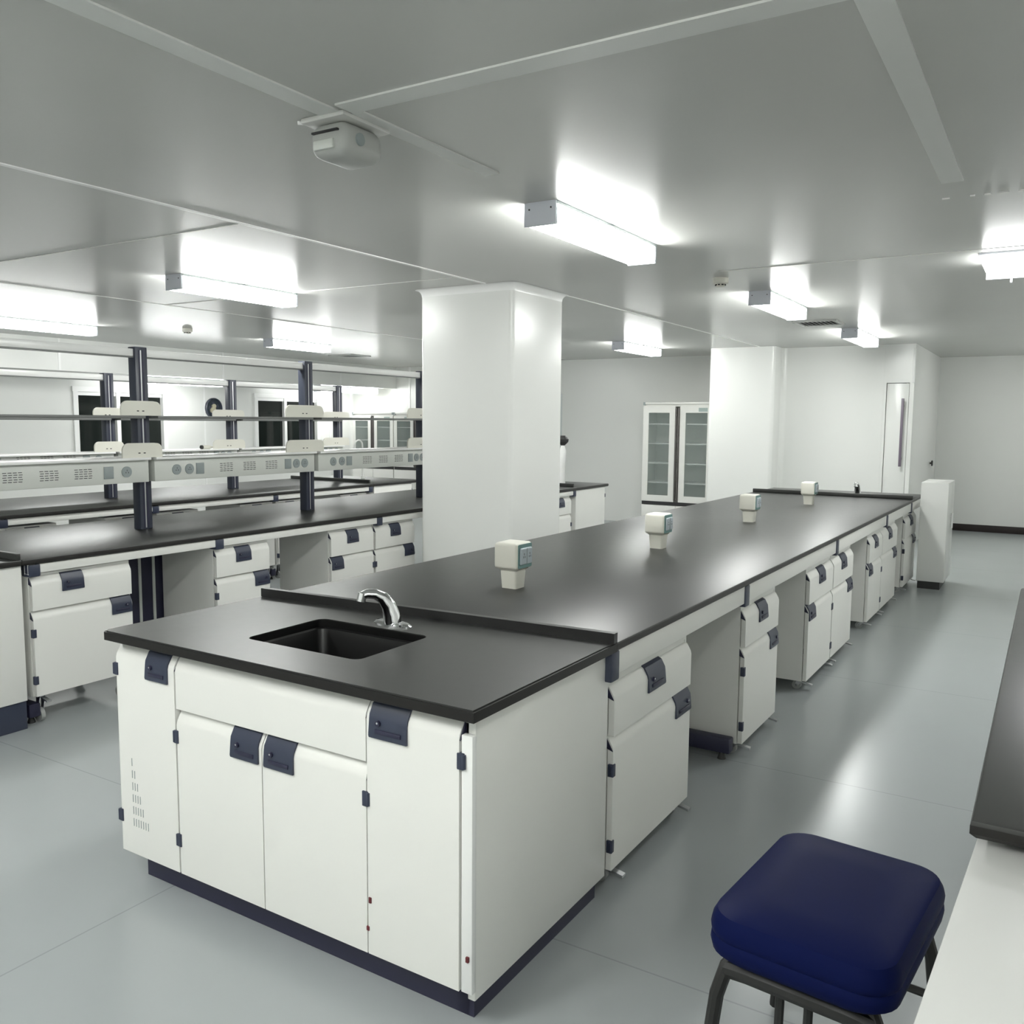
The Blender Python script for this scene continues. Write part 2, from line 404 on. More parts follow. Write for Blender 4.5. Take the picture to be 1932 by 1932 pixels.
def mobile(lab, w, zb, zd, zt, loc, rz, dh='c', hh='r', depth=.50, casters=True, hinges=True, group=G_MOB, hw=.135):
    t = thing('mobile_cabinet', lab, 'cabinet', loc, rz, group)
    zc = zt + (.028 if zt < .7 else .012)
    # carcass: open front box
    b = MB().box(0, .016, .024, depth, zb, zc).box(w - .016, w, .024, depth, zb, zc)
    b.box(.016, w - .016, .024, depth, zc - .016, zc).box(.016, w - .016, .024, depth, zb, zb + .016).box(.016, w - .016, depth - .01, depth, zb + .016, zc - .016)
    b.box(.016, w - .016, .026, .04, zt - .004, zc - .016)
    b.build('carcass', 'white', t)
    dr = MB().prism(front_profile(zd + .004, zt), 'x', .006, w - .004).build('drawer', 'white', t)
    xc = {'c': w * .5, 'l': w * .5 - .06, 'r': w * .55}[dh]
    add_handle(dr, xc, hw, zt); add_end(dr, .006, zt, -1)
    do = MB().prism(front_profile(zb + .002, zd), 'x', .006, w - .004).build('door', 'white', t)
    xh = w - .008 - hw / 2 if hh == 'r' else .012 + hw / 2
    add_handle(do, xh, hw, zd, lock_left=(hh != 'r')); add_end(do, .006, zd, -1)
    if hinges:
        xs, sd = (.008, -1) if hh == 'r' else (w - .006, 1)
        for z in (zd - .11, zb + .085): add_hinge(do, xs, z, sd)
    if casters:
        for x in (.05, w - .05):
            for y in (.045, depth - .07): caster(t, x, y, zb, y < .1)
    return t

# ------------------------------------------------------------------ ISLAND BENCH (slightly skewed in the room)
TH = -.009
def W2(x, y):   # bench coordinates to room
    return (x * math.cos(TH) - y * math.sin(TH), x * math.sin(TH) + y * math.cos(TH))
def R90(x, y): return (*W2(x, y), 0)
HW = 1.473
def slab_with_hole(outer, hole, z0, z1):
    mb = MB()
    def fn(t):
        ov = [t.verts.new((p[0], p[1], z1)) for p in outer]; iv = [t.verts.new((p[0], p[1], z1)) for p in hole]
        es = []
        for L in (ov, iv):
            for i in range(len(L)): es.append(t.edges.new((L[i], L[(i + 1) % len(L)])))
        bmesh.ops.triangle_fill(t, use_beauty=True, edges=es, normal=(0, 0, 1))
        top = list(t.faces)
        g = bmesh.ops.extrude_face_region(t, geom=top)
        for v in [e for e in g['geom'] if isinstance(e, bmesh.types.BMVert)]: v.co.z = z0
    mb._add(fn, None)
    return mb
def bevel_slab(poly, z0, z1, b=.006):
    # convex polygon slab with a rounded top and bottom edge
    cx = sum(p[0] for p in poly) / len(poly); cy = sum(p[1] for p in poly) / len(poly)
    def inset(d):
        out = []; n = len(poly)
        for i in range(n):
            p = Vector(poly[i]); a = (p - Vector(poly[i - 1])).normalized(); c = (Vector(poly[(i + 1) % n]) - p).normalized()
            na = Vector((-a.y, a.x)); nc = Vector((-c.y, c.x)); m = (na + nc); m = m / max(.2, m.dot(na))
            out.append(p + m * d)
        return out
    L = []
    for d, z in ((b, z0), (0, z0 + b), (0, z1 - b), (b * .3, z1 - b * .3), (b, z1)):
        L.append([(q.x, q.y, z) for q in inset(d)])
    mb = MB().loft(L, m='black'); k = mb.mi('blackedge'); mb.bm.normal_update()
    for f in mb.bm.faces:
        if f.normal.z < .35: f.material_index = k
    return mb
YL, YR = .700, .795     # where the sink top meets the long top, left and right
hole = [(p[0], p[1]) for p in rrect(-1.005, -.535, .187, .53, .03, 0, 5)]
outer = [(0, 0), (0, YR), (-HW, YL), (-HW, .0)]
sw = thing('sink_worktop', 'black worktop section with square sink at the near end of the island', 'worktop', (0, 0, 0), TH)
mb = slab_with_hole([(p[0] * 1, p[1]) for p in [(-.006, .006), (-.006, YR), (-HW + .02, YL), (-HW + .006, YL), (-HW + .006, .02), (-HW + .02, .006)]], hole, .846, .85)
mb.build('top_surface', 'black', sw)
mb = slab_with_hole([(0, 0), (0, YR), (-HW, YL), (-HW, .014), (-HW + .014, 0)], [(p[0], p[1]) for p in rrect(-1.008, -.532, .184, .533, .03, 0, 5)], .820, .846)
mb.build('edge_band', 'blackedge', sw)
MB().prism([(0, YR - .024), (0, YR), (-HW, YL), (-HW, YL - .024)], 'z', .85, .882).build('upstand', mat('upstand black', (.012, .012, .012), .35), sw)
t = tag(bevel_slab([(0, YR + .001), (0, 7.05), (-HW, 7.05), (-HW, YL + .001)], .820, .85).build('island_worktop', 'black', None, (0, 0, 0), (0, 0, TH)), 'long matt black worktop of the island carrying four power pedestals', 'worktop')
fs = thing('sink_worktop', 'raised-edge black sink top at the far end of the island', 'worktop', (0, 0, 0), TH)
bevel_slab([(.0, 7.052), (.0, 7.80), (-HW, 7.80), (-HW, 7.052)], .820, .85).build('top_surface', 'black', fs)
MB().box(-HW, .002, 7.055, 7.08, .85, .885, .004).build('upstand', 'black', fs)
# joints in the long top
# sink basin
sk = thing('sink', 'square black laboratory sink let into the near island top', 'sink', (0, 0, 0), TH)
L = [rrect(-1.005, -.535, .187, .53, .03, .8445, 5), rrect(-1.005, -.535, .187, .53, .03, .822, 5), rrect(-.996, -.544, .196, .521, .03, .818, 5), rrect(-.992, -.548, .200, .517, .03, .80, 5),
     rrect(-.965, -.575, .225, .49, .04, .62, 5), rrect(-.93, -.61, .26, .455, .03, .60, 5)]
MB().loft(L, False, True).build('basin', 'sink', sk)
MB().cyl((-.77, .36, .601), (-.77, .36, .606), .03, 16).build('drain', 'steel', sk)
# faucet
def faucet(lab, loc, rz, s=1., sw=0.):
    t = thing('faucet', lab, 'faucet', loc, rz, 'chrome sink faucets')
    ov = lambda rx, ry, z: [(rx * math.cos(a) * s, ry * math.sin(a) * s, z * s) for a in [k * 2 * PI / 24 for k in range(24)]]
    MB().loft([ov(.078, .03, 0), ov(.078, .03, .005), ov(.066, .022, .012)]).build('base_plate', 'chrome', t)
    sp = []; n = 12
    P = [(0, .0, .006), (0, -.003, .035), (0, -.013, .066), (0, -.032, .092), (0, -.056, .105), (0, -.082, .107), (0, -.098, .102)]
    R = [.030, .027, .0235, .0205, .0175, .015, .0135]
    so = Matrix.Rotation(sw, 3, 'Z'); P = [so @ Vector(p) for p in P]
    MB().tube([Vector(p) * s for p in P], [r * s for r in R], 14).build('spout', 'chrome', t)
    MB().cyl(so @ Vector((0, -.096 * s, .110 * s)), so @ Vector((0, -.102 * s, .084 * s)), .0145 * s, 14).build('nozzle', 'chrome', t)
    MB().cyl((.055 * s, -.022 * s, 0), (.055 * s, -.022 * s, .012 * s), .006 * s, 10).build('pin', 'chrome', t)
    return t
faucet('chrome swan-neck faucet at the near sink', (*W2(-.735, .585), .85), TH - .05, 1.05, -.6)
faucet('small chrome faucet at the far end of the island', (*W2(-.50, 7.17), .85), TH, 1.15)

# sink cabinet under the near end
w = 1.42
sc = thing('sink_cabinet', 'wide white sink cabinet with four navy handles at the near island end', 'cabinet', (*W2(-1.449, .030), 0), TH)
zt = .802; zb = .10
MB().box(0, .02, .022, .70, zb, .818).box(.02, w - .02, .66, .70, zb, .62).box(.02, w - .02, .022, .66, zb, zb + .018)\
    .box(.02, w - .02, .024, .05, zt - .006, .818).box(.29, .302, .026, .1, zb, zt).box(1.078, 1.09, .026, .1, zb, zt).build('carcass', 'white', sc)
MB().box(w - .022, w, .022, .765, zb - .028, .818, .002).build('side_panel', 'white', sc)
MB().box(w - .03, w + .003, .003, .022, zb, zt - .03, .002).build('edge_strip', 'whitetrim', sc)
MB().box(.055, w - .040, .055, .66, 0, .1).box(w - .075, w - .025, .055, .745, 0, .08).build('plinth', 'navyk', sc)
vd = MB().prism(front_profile(zb, zt), 'x', .004, .297, m='white')
for r in range(6):
    for c in range(r + 1 + (1 if r == 5 else 0)):
        x = .068 + c * .0125; z = .415 - r * .041
        vd.box(x, x + .0022, -.0012, .002, z - .013, z + .013, m='sockgrey')
vd = vd.build('door', 'white', sc); vd['label'] = 'narrow door with a stepped field of vent slots'
add_handle(vd, .215, .108, zt); add_end(vd, .297, zt, 1)
for z in (.72, .22): add_hinge(vd, .004, z, -1)
zf = .632
MB().prism(front_profile(zf + .006, zt), 'x', .304, 1.082).build('drawer_front', 'white', sc)
dl = MB().prism(front_profile(zb, zf), 'x', .304, .683).build('door', 'white', sc); add_handle(dl, .614, .117, zf)
dr = MB().prism(front_profile(zb, zf), 'x', .687, 1.082).build('door', 'white', sc); add_handle(dr, .756, .117, zf)
for z in (.548, .21): add_hinge(dl, .302, z, -1)
add_hinge(dr, 1.080, .535, 1); add_end(dr, 1.082, zf, 1)
rd = MB().prism(front_profile(zb, zt), 'x', 1.086, 1.385).build('door', 'white', sc); add_handle(rd, 1.161, .126, zt)
add_end(rd, 1.086, zt, -1); add_end(rd, 1.385, zt, 1)
add_hinge(rd, 1.39, .705, 1)
for x, z, h in ((1.094, .254, .016), (1.086, .172, .012), (1.412, .194, .014)): MB().box(x - .005, x + .004, -.003, .01, z - h / 2, z + h / 2, .001).build('tab', 'red', sc)

# mobile cabinets, right side of the island
mobs = [(.835, .70, .066, .520, .690, 'c', 'r', 'mobile cabinet beside the near sink cabinet, first of the aisle row'),
        (2.215, .555, .062, .515, .690, 'c', 'r', 'single mobile cabinet after the first open knee space of the island'),
        (3.400, .605, .060, .505, .690, 'c', 'l', 'left cabinet of the middle pair on the island aisle side'),
        (4.010, .605, .060, .505, .690, 'c', 'r', 'right cabinet of the middle pair on the island aisle side'),
        (5.210, .53, .060, .500, .690, 'c', 'l', 'left cabinet of the far pair on the island aisle side'),
        (5.745, .72, .060, .500, .690, 'c', 'r', 'right cabinet of the far pair on the island aisle side'),
        (6.90, .68, .060, .500, .690, 'r', 'r', 'farthest mobile cabinet on the island aisle, beside the white box')]
for y, ww, zb_, zd, zt_, dh, hh, lab in mobs:
    x = -.028
    mobile(lab, ww, zb_, zd, zt_, R90(x, y), TH + PI / 2, dh, hh, hw=.15 if ww > .6 else .135)

# steel frame of a bench: rails, brackets, legs, foot bars with levelling feet
def bench_frame(lab, x_front, x_back, y0, y1, brk, loc, rz, foot=True, zr0=.738, zr1=.818, zx=None, zfoot=(.035, .105)):
    t = thing('bench_frame', lab, 'bench frame', loc, rz, 'steel bench frames')
    for s_, xx in ((1, x_front), (-1, x_back)):
        pts = [y0] + [b for b in brk if y0 < b < y1] + [y1]
        for a, b in zip(pts, pts[1:]):
            xa, xb = sorted((xx - s_ * .030, xx))
            MB().box(xa, xb, a + .028, b - .028, zr0, zr1, .004).build('rail', 'white', t)
        for b in brk:
            xa, xb = sorted((xx - s_ * .06, xx + s_ * .006))
            MB().box(xa, xb, b - .03, b + .03, zr0 - .016, zr1, .006).build('corner_bracket', 'navy', t)
    for b in brk:
        for s_, xx in ((1, x_front), (-1, x_back)):
            xa, xb = sorted((xx - s_ * .60, xx - s_ * .54))
            MB().box(xa, xb, b - .03, b + .03, zfoot[1], zr0, .004).build('leg', 'navyp', t)
        MB().box(x_back + .054, x_front - .054, b - .025, b + .025, (zx or zr0 + .01), zr1 - .005, .003).build('cross_bar', 'navyp', t)
        if foot:
            fb = MB().box(x_back + .04, x_front - .045, b - .033, b + .027, zfoot[0], zfoot[1], .008).build('foot_bar', 'navyk', t)
            for xx in (x_front - .09, x_back + .09):
                MB().cyl((xx, b, .022), (xx, b, zfoot[0]), .006, 10, m='steel').cyl((xx, b, 0), (xx, b, .026), .020, 16, r1=.012, m='darkgrey').build('levelling_foot', 'darkgrey', fb)
    return t
bench_frame('white rails and navy brackets carrying the island worktop', -.012, -HW + .012, .80, 7.75, [.80, 2.165, 4.00, 5.80, 7.1], (0, 0, 0), TH)

# power pedestals on the island
def pedestal():
    t = thing('power_pedestal', 'p', 'power outlet', (0, 0, 0), 0, 'power pedestals along the island worktop')
    a = lambda hx, hy, r, z: rrect(-hx, hx, -hy, hy, r, z, 5)
    MB().loft([a(.036, .036, .010, 0), a(.039, .039, .011, .045), a(.041, .041, .012, .074), a(.052, .052, .014, .083)]).build('stem', 'cream', t)
    MB().box(-.058, .056, -.062, .062, .083, .192, .014, seg=4).build('body', 'cream', t)
    p = MB().prism([(-.052, .092), (-.047, .088), (.047, .088), (.052, .092), (.052, .183), (.047, .187), (-.047, .187), (-.052, .183)], 'x', .055, .058).build('face_plate', 'teal', t)
    s = MB().box(.057, .066, -.044, .044, .103, .172, .005, m='socket')
    for y in (-.022, .022):
        s.box(.066, .067, y - .018, y + .018, .108, .167, .0, m='sockgrey' if 0 else 'socket')
        for dy, dz in ((-.006, 0), (.006, 0), (0, .012)): s.box(.0665, .0676, y + dy - .0012, y + dy + .0012, .135 + dz - .004, .135 + dz + .004, m='gap')
    s.box(.066, .0672, -.0012, .0012, .105, .170, m='sockgrey')
    s.build('socket_pair', 'socket', p)
    return t
pd = None
for (x, y), lab in zip([(-.748, 1.40), (-.688, 2.83), (-.652, 4.41), (-.622, 6.03)],
                       ['cream power pedestal nearest the sink on the island', 'second cream power pedestal along the island from the sink',
                        'third cream power pedestal along the island from the sink', 'cream power pedestal nearest the far end of the island']):
    if pd is None: pd = pedestal(); o = pd
    else: o = copy_tree(pd)
    o.location = (x, y, .85); o.rotation_euler = (0, 0, TH); o['label'] = lab

# white box at the far end of the island
t = thing('storage_box', 'plain white floor box with black base at the far right end of the island', 'cabinet', (.10, 7.30, 0), 0)
MB().box(0, .235, 0, .55, .07, 1.0, .006).build('body', 'wall', t)
MB().box(.01, .20, .01, .52, 0, .07).build('base', 'darkgrey', t)
MB().cyl((.248, .30, .56), (.248, .30, .70), .010, 12).box(.235, .25, .295, .305, .60, .61).box(.235, .25, .295, .305, .66, .67).build('grip', 'whitetrim', t)
MB().cyl((-.35, 12.0, .99), (-.33, 12.0, .99), .012, 12).box(-.33, -.31, 11.965, 12.035, .95, 1.03, .012).build('knob', 'gap', bpy.data.objects['wall_return'])

# ------------------------------------------------------------------ rack benches
def socket_round(p, y, z, x0):
    b = MB().cyl((x0, y, z), (x0 + .005, y, z), .033, 24, m='sockgrey').cyl((x0 + .005, y, z), (x0 + .006, y, z), .025, 20, m='sockgrey')
    for dy, dz in ((-.008, -.004), (.008, -.004), (0, .009)): b.box(x0 + .0055, x0 + .0068, y + dy - .0015, y + dy + .0015, z + dz - .004, z + dz + .004, m='gap')
    b.build('socket', 'sockgrey', p)
def switch_square(p, y, z, x0):
    MB().box(x0, x0 + .005, y - .031, y + .031, z - .036, z + .036, .002, m='sockgrey').box(x0 + .004, x0 + .0062, y - .026, y + .026, z - .022, z + .031, .001, m='sockgrey').build('switch', 'sockgrey', p)
def service_box(par, y0, y1, x1, x0, z0, z1, items, detail=True):
    b = MB().box(x0, x1, y0, y1, z0, z1, .003, m='greyw')
    L = y1 - y0
    for kind, u in items:
        y = y0 + u * L
        if kind == 'v':
            for r in range(5):
                for c in range(4):
                    yy = y - .052 + c * .028 + (r % 2) * .003
                    z = z0 + (z1 - z0) * .30 + r * .0125
                    for s_ in (1,):
                        b.box(x1 - .001, x1 + .0012, yy, yy + .021, z, z + .0035, m='gap')
    o = b.build('service_box', 'greyw', par)
    zc = z0 + (z1 - z0) * .50
    for kind, u in items:
        y = y0 + u * L
        if kind == 'c': socket_round(o, y, zc, x1)
        if kind == 's': switch_square(o, y, zc, x1)
    return o
def guard_profile(y0, y1, z0, h, r):
    pts = [(y0, z0), (y1, z0)]
    for k in range(7):
        a = k / 6 * PI / 2; pts.append((y1 - r + r * math.cos(a), z0 + h - r + r * math.sin(a)))
    for k in range(7):
        a = PI / 2 + k / 6 * PI / 2; pts.append((y0 + r + r * math.cos(a), z0 + h - r + r * math.sin(a)))
    return pts
def guard(par, xf, xb, y0, y1, z0, h):
    r = .045
    b = MB().prism(guard_profile(y0, y1, z0, h, r), 'x', xf - .012, xf, m='cream')
    b.prism(guard_profile(y1 - .09, y1 + .022, z0, h - .002, .040), 'x', xf - .050, xf - .011, m='cream')
    yc = (y0 + y1) / 2
    for d in (-.018, .018): b.box(xf, xf + .0012, yc + d - .007, yc + d + .007, z0 + h * .28, z0 + h * .28 + .006, m='gap')
    return b.build('shelf_guard', 'cream', par)
ITEMS = [('c', .115), ('c', .185), ('s', .245), ('v', .40), ('v', .545), ('v', .69), ('s', .805), ('c', .865), ('c', .925)]
ITEMS1 = ITEMS[:7] + [('c', .89)]
def rack(lab, xc, posts, ztop, zsh, zb0, zb1, gw, y_start, y_end, half=.12):
    t = thing('reagent_rack', lab, 'rack', (0, 0, 0), 0, 'reagent racks on the benches')
    for i, y in enumerate(posts):
        b = MB().box(xc - .035, xc + .035, y - .042, y + .042, .85, ztop, .004, m='navyp')
        for d in (-.020, .006): b.box(xc + .034, xc + .0365, y + d, y + d + .011, .86, ztop - .02, m='navyk')
        for d in (-.006, ): b.box(xc + .034, xc + .0368, y + d - .003, y + d + .005, .86, ztop - .02, m='steel')
        b.build('post', 'navyp', t)
    pts = ([y_start] if y_start < posts[0] - .1 else []) + list(posts) + ([y_end] if y_end > posts[-1] + .1 else [])
    for i, (a, b) in enumerate(zip(pts, pts[1:])):
        a2 = a + (.043 if a in posts else 0); b2 = b - (.043 if b in posts else 0)
        MB().box(xc - .02, xc + .02, a2, b2, ztop - .058, ztop - .012, .003, m='whitetrim').box(xc - .012, xc + .021, a2, b2, ztop - .066, ztop - .059, m='shelfgrey').build('top_beam', 'whitetrim', t)
        MB().box(xc - half, xc + half, a2 + .0, b2 - .0, zsh - .018, zsh, .003).build('shelf', 'shelfgrey', t)
        service_box(t, a2 - .022, b2 + .022, xc + half - .02, xc - half + .02, zb0, zb1, ITEMS1 if i == 0 else ITEMS)
        MB().box(xc - half - .005, xc + half + .012, a2 - .03, b2 + .02, zb1, zb1 + .016, .003).build('shelf', 'whitetrim', t)
    for y, gw in zip(posts, (.22, .26, .37, .40)):
        guard(t, xc + half + .002, xc - half + .02, y - gw + .05, y + .05, zsh, .088)
        guard(t, xc + half + .002, xc - half + .02, y - gw + .05, y + .05, zb1 + .016, .088)
    return t

G_TOP = 'black worktops of the rack benches'
# ---- middle bench
XM, XM0 = -3.09, -4.29
tag(bevel_slab([(XM, .67), (XM, 6.52), (XM0, 6.52), (XM0, .67)], .820, .85).build('worktop', 'black'), 'long black worktop of the middle bench, passing behind the column', 'worktop', G_TOP)
bench_frame('white rails and navy brackets under the middle rack bench', -3.105, -4.275, .705, 6.5, [.735, 1.87, 3.35, 4.93, 6.48], (0, 0, 0), 0, zr0=.772, zx=.785)
rack('grey rack with sockets and shelves on the middle bench, nearest the camera', -3.69, [.34, 1.775, 3.20, 4.63], 1.97, 1.553, 1.149, 1.284, .240, .34, 4.63)
# under-bench leg duct below the posts
t = thing('service_duct', 'dark navy duct with pale strips in the middle bench knee space', 'duct', (-3.69, 1.62, 0), 0)
MB().box(-.10, .06, 0, .26, 0, .80, .004).build('duct_body', 'navyk', t)
for y in (.062, .16): MB().box(.06, .066, y, y + .018, .0, .80).build('cover_strip', 'greyw', t)
# near end sink unit of the middle bench
fs = thing('sink_worktop', 'black sink top on the white end cabinet at the left frame edge', 'worktop', (0, 0, 0), 0)
bevel_slab([(XM, -.10), (XM, .668), (XM0, .668), (XM0, -.10)], .820, .85).build('top_surface', 'black', fs)
MB().box(XM0, XM, .640, .664, .85, .882, .004).build('upstand', 'black', fs)
t = thing('end_cabinet', 'white end cabinet on navy plinth at the left frame edge', 'cabinet', (XM - .02, -.06, 0), 0)
MB().box(-1.13, 0, 0, .735, .145, .818, .003).build('carcass', 'white', t)
MB().box(-1.10, -.012, .02, .735, 0, .145, .002).build('plinth', 'navy', t)
MB().prism([(0, .15), (0, .76), (.01, .80), (.022, .80), (.022, .15)], 'y', 0, .0).bm.free()
X = XM - .03
def mob_m(lab, y, w, dh='c', hh='r', **k):
    a = dict(zb=.145, zd=.578, zt=.752, hw=.118); a.update(k)
    return mobile(lab, w, a['zb'], a['zd'], a['zt'], (X, y, 0), PI / 2, dh, hh, hw=a['hw'])
mob_m('white cabinet next to the left end cabinet of the middle bench', .722, .56, 'l', 'r')
mob_m('white cabinet of the middle bench between two open knee spaces', 1.85, .43, 'c', 'r')
mob_m('left cabinet of the pair left of the column on the middle bench', 2.84, .46, 'c', 'l')
mob_m('right cabinet of the pair left of the column on the middle bench', 3.315, .475, 'c', 'r')
mob_m('middle bench cabinet seen just right of the column', 5.97, .47, 'r', 'l')
fs = thing('sink_worktop', 'black sink top at the far end of the middle bench, right of the column', 'worktop', (0, 0, 0), 0)
bevel_slab([(XM, 6.522), (XM, 7.27), (XM0, 7.27), (XM0, 6.522)], .820, .85).build('top_surface', 'black', fs)
MB().box(XM0, XM - .06, 6.53, 6.554, .85, .885, .004).build('upstand', 'black', fs)
t = thing('end_cabinet', 'white end cabinet right of the column below the far sink top', 'cabinet', (XM - .02, 6.52, 0), 0)
MB().box(-1.13, 0, .0, .70, .145, .818, .003).build('carcass', 'white', t)
MB().box(-1.10, -.012, .0, .68, 0, .145).build('plinth', 'navyk', t)
MB().box(-.01, .004, .695, .71, .70, .74, .002).build('hinge', 'navy', t)
# eyewash stand at the far sink: white stem with black bowl
t = thing('eyewash', 'white eyewash stand with black bowl beside the column edge', 'eyewash', (-3.52, 6.98, .85), 0)
MB().tube([(-.02, 0, 0), (-.02, 0, .2), (0, 0, .36), (.0, 0, .42)], [.05, .048, .04, .02], 14).build('stem', 'whitetrim', t)
def ring(r, z, x=0., y=0.): return [(x + r * math.cos(a), y + r * math.sin(a), z) for a in [k * 2 * PI / 20 for k in range(20)]]
MB().loft([ring(.02, .42), ring(.06, .46), ring(.065, .49), ring(.03, .53)]).build('bowl', 'darkgrey', t)
t = thing('wall_rail', 'thin grey upright rail beside the column edge', 'rail', (-3.69, 7.2, .85), 0)
MB().box(-.02, .02, -.03, .03, 0, 1.0, .003).build('upright', 'sockgrey', t)

# ---- far bench
XN, XN0 = -5.13, -6.42
tag(bevel_slab([(XN, 1.67), (XN, 5.66), (XN0, 5.66), (XN0, 1.67)], .820, .85).build('worktop', 'black'), 'black worktop of the rack bench nearest the windows', 'worktop', G_TOP)
bench_frame('white rails and navy brackets under the bench nearest the windows', -5.145, -6.405, 1.67, 5.66, [1.70, 2.94, 4.26, 5.63], (0, 0, 0), 0, zr0=.772, zx=.785)
rack('grey rack with sockets and shelves on the bench nearest the windows', -5.77, [1.62, 2.96, 4.29, 5.80], 1.915, 1.535, 1.150, 1.235, .23, 1.62, 5.80, .115)
X = XN - .03
mob_n = lambda lab, y, w: mobile(lab, w, .145, .57, .742, (X, y, 0), PI / 2, 'c', 'r', hw=.11)
for y, w_, lab in ((1.73, .38, 'first white cabinet from the left under the window-side bench'), (2.50, .42, 'second white cabinet from the left under the window-side bench'),
                  (2.97, .42, 'third white cabinet from the left under the window-side bench'), (3.86, .39, 'fourth white cabinet from the left under the window-side bench'),
                  (4.29, .36, 'fifth white cabinet from the left under the window-side bench'), (5.19, .41, 'rightmost white cabinet under the window-side bench')):
    mob_n(lab, y, w_)
fs = thing('sink_worktop', 'black sink top at the far end of the window-side bench', 'worktop', (0, 0, 0), 0)
bevel_slab([(XN, 5.662), (XN, 6.50), (XN0, 6.50), (XN0, 5.662)], .820, .85).build('top_surface', 'black', fs)
MB().box(XN0, XN - .1, 5.70, 5.724, .85, .885, .004).build('upstand', 'black', fs)
t = thing('end_cabinet', 'white end cabinet of the window-side bench, left of the column', 'cabinet', (XN - .02, 5.69, 0), 0)
MB().box(-1.22, 0, .0, .66, .145, .818, .003).build('carcass', 'white', t)
MB().box(-1.20, -.012, .0, .65, 0, .145).build('plinth', 'navyk', t)
MB().prism([(.66, .50), (.66, .78), (.69, .74), (.69, .50)], 'x', -.3, -.01).build('side_box', 'navyp', t)
# small items on the far bench rack
t = thing('bottle', 'small beige bottle lying on the window-side rack shelf beside a guard', 'bottle', (-5.70, 3.93, 1.251 + .018), 0)
MB().tube([(0, -.05, 0), (0, .03, 0), (0, .05, 0), (0, .075, 0)], [.018, .018, .008, .008], 12).build('body', 'cream', t)
MB().cyl((0, -.052, 0), (0, -.07, .0), .019, 12).build('cap', 'darkgrey', t)
# gooseneck tap at the far end of that bench
t = thing('gooseneck_tap', 'pale gooseneck tap at the far end of the window-side bench', 'faucet', (-5.80, 6.25, .85), 0)
MB().cyl((0, 0, 0), (0, 0, .03), .025, 14).build('base', 'tubewhite', t)
MB().tube([(0, 0, .03), (0, 0, .38)] + [(0, -.07 + .07 * math.cos(a), .38 + .07 * math.sin(a)) for a in [k / 8 * PI for k in range(1, 9)]] + [(0, -.14, .33)], .010, 10).build('neck', 'tubewhite', t)

# round exhaust fan in the window wall
t = thing('exhaust_fan', 'round dark exhaust fan with beige centre between the two windows', 'fan', (XW, 7.935, 1.70), 0)
RY = lambda r, x: [(x, r * math.cos(a), r * math.sin(a)) for a in [k * 2 * PI / 32 for k in range(32)]]
MB().loft([RY(.165, 0), RY(.165, .03), RY(.150, .04), RY(.145, .01)], False, False).build('ring', 'navyp', t)
MB().cyl((.002, 0, 0), (.008, 0, 0), .146, 32).build('back_plate', mat('fan dark', (.02, .03, .04), .4), t)
for k in range(5):
    a = k * 2 * PI / 5 + .4
    ca, sa = math.cos(a), math.sin(a)
    pts = [(.03 * ca, .03 * sa), (.10 * math.cos(a - .25), .10 * math.sin(a - .25)), (.11 * math.cos(a + .25), .11 * math.sin(a + .25)), (.03 * math.cos(a + .9), .03 * math.sin(a + .9))]
    MB().prism(pts, 'x', .014, .017).build('blade', 'navyp', t)
MB().cyl((.008, -.02, -.03), (.04, -.02, -.03), .05, 20).cyl((.008, .0, .035), (.036, .0, .035), .035, 20).build('motor', 'beige', t)

# ------------------------------------------------------------------ glass door cabinets
def glass_cabinet(lab, x0, x1, y, zt, zsplit, depth, rows, plaques, ledge=True):
    w = x1 - x0
    t = thing('glass_cabinet', lab, 'cabinet', (x0, y, 0), 0, 'white cabinets with two glass doors')
    c = MB().box(0, .02, .022, depth, 0, zt).box(w - .02, w, .022, depth, 0, zt).box(.02, w - .02, depth - .015, depth, 0, zt)
    c.box(.02, w - .02, .022, depth, zt - .03, zt).box(.02, w - .02, .022, depth, zsplit - .03, zsplit).box(.02, w - .02, .022, depth, .0, .06)
    c.build('carcass', 'white', t)
    MB().box(.002, w - .002, 0, depth, zt, zt + .03, .004).build('cornice', 'white', t)
    for x in (.002, w - .032): MB().box(x, x + .03, -.004, .03, zt - .012, zt + .031).build('corner_cap', 'sockgrey', t)
    for i in range(1, rows):
        z = zsplit + (zt - zsplit) * i / rows
        MB().box(.021, w - .021, .05, depth - .02, z - .008, z + .008).build('shelf', 'whitetrim', t)
    mid = w / 2; hb = .036
    for s_, (a, b) in enumerate(((.005, mid - hb), (mid + hb, w - .005))):
        st = .085 if w > 1 else .07
        z0, z1 = zsplit + .012, zt - .03
        d = MB().box(a, a + st, 0, .02, z0, z1).box(b - st, b, 0, .02, z0, z1).box(a + st, b - st, 0, .02, z0, z0 + .09).box(a + st, b - st, 0, .02, z1 - .09, z1)
        d = d.build('door', 'white', t)
        MB().box(a + st, b - st, .006, .011, z0 + .09, z1 - .09).build('pane', 'glass', d)
        xh = b + .004 if s_ == 0 else a - .030
        MB().box(xh, xh + .024, -.016, .012, z0 + .02, z1 - .02, .003).build('handle', mat('grey brown handle', (.10, .09, .085), .4), d)
        if s_ in plaques: MB().box(b - st - .13, b - st, -.003, .0, z1 - .075, z1 - .02).build('plaque', 'plaque', d)
    # lower doors
    for a, b in ((.006, mid - .003), (mid + .003, w - .006)):
        MB().box(a, b, 0, .02, .07, zsplit - .045, .002).build('door', 'white', t)
    MB().box(.006, w - .006, .008, .02, zsplit - .04, zsplit + .008).build('shadow_gap', 'darkgrey', t)
    return t
glass_cabinet('white glass-door cabinet right of the column, against the far wall', -3.99, -2.93, 10.30, 1.79, .38, .48, 5, (1,))
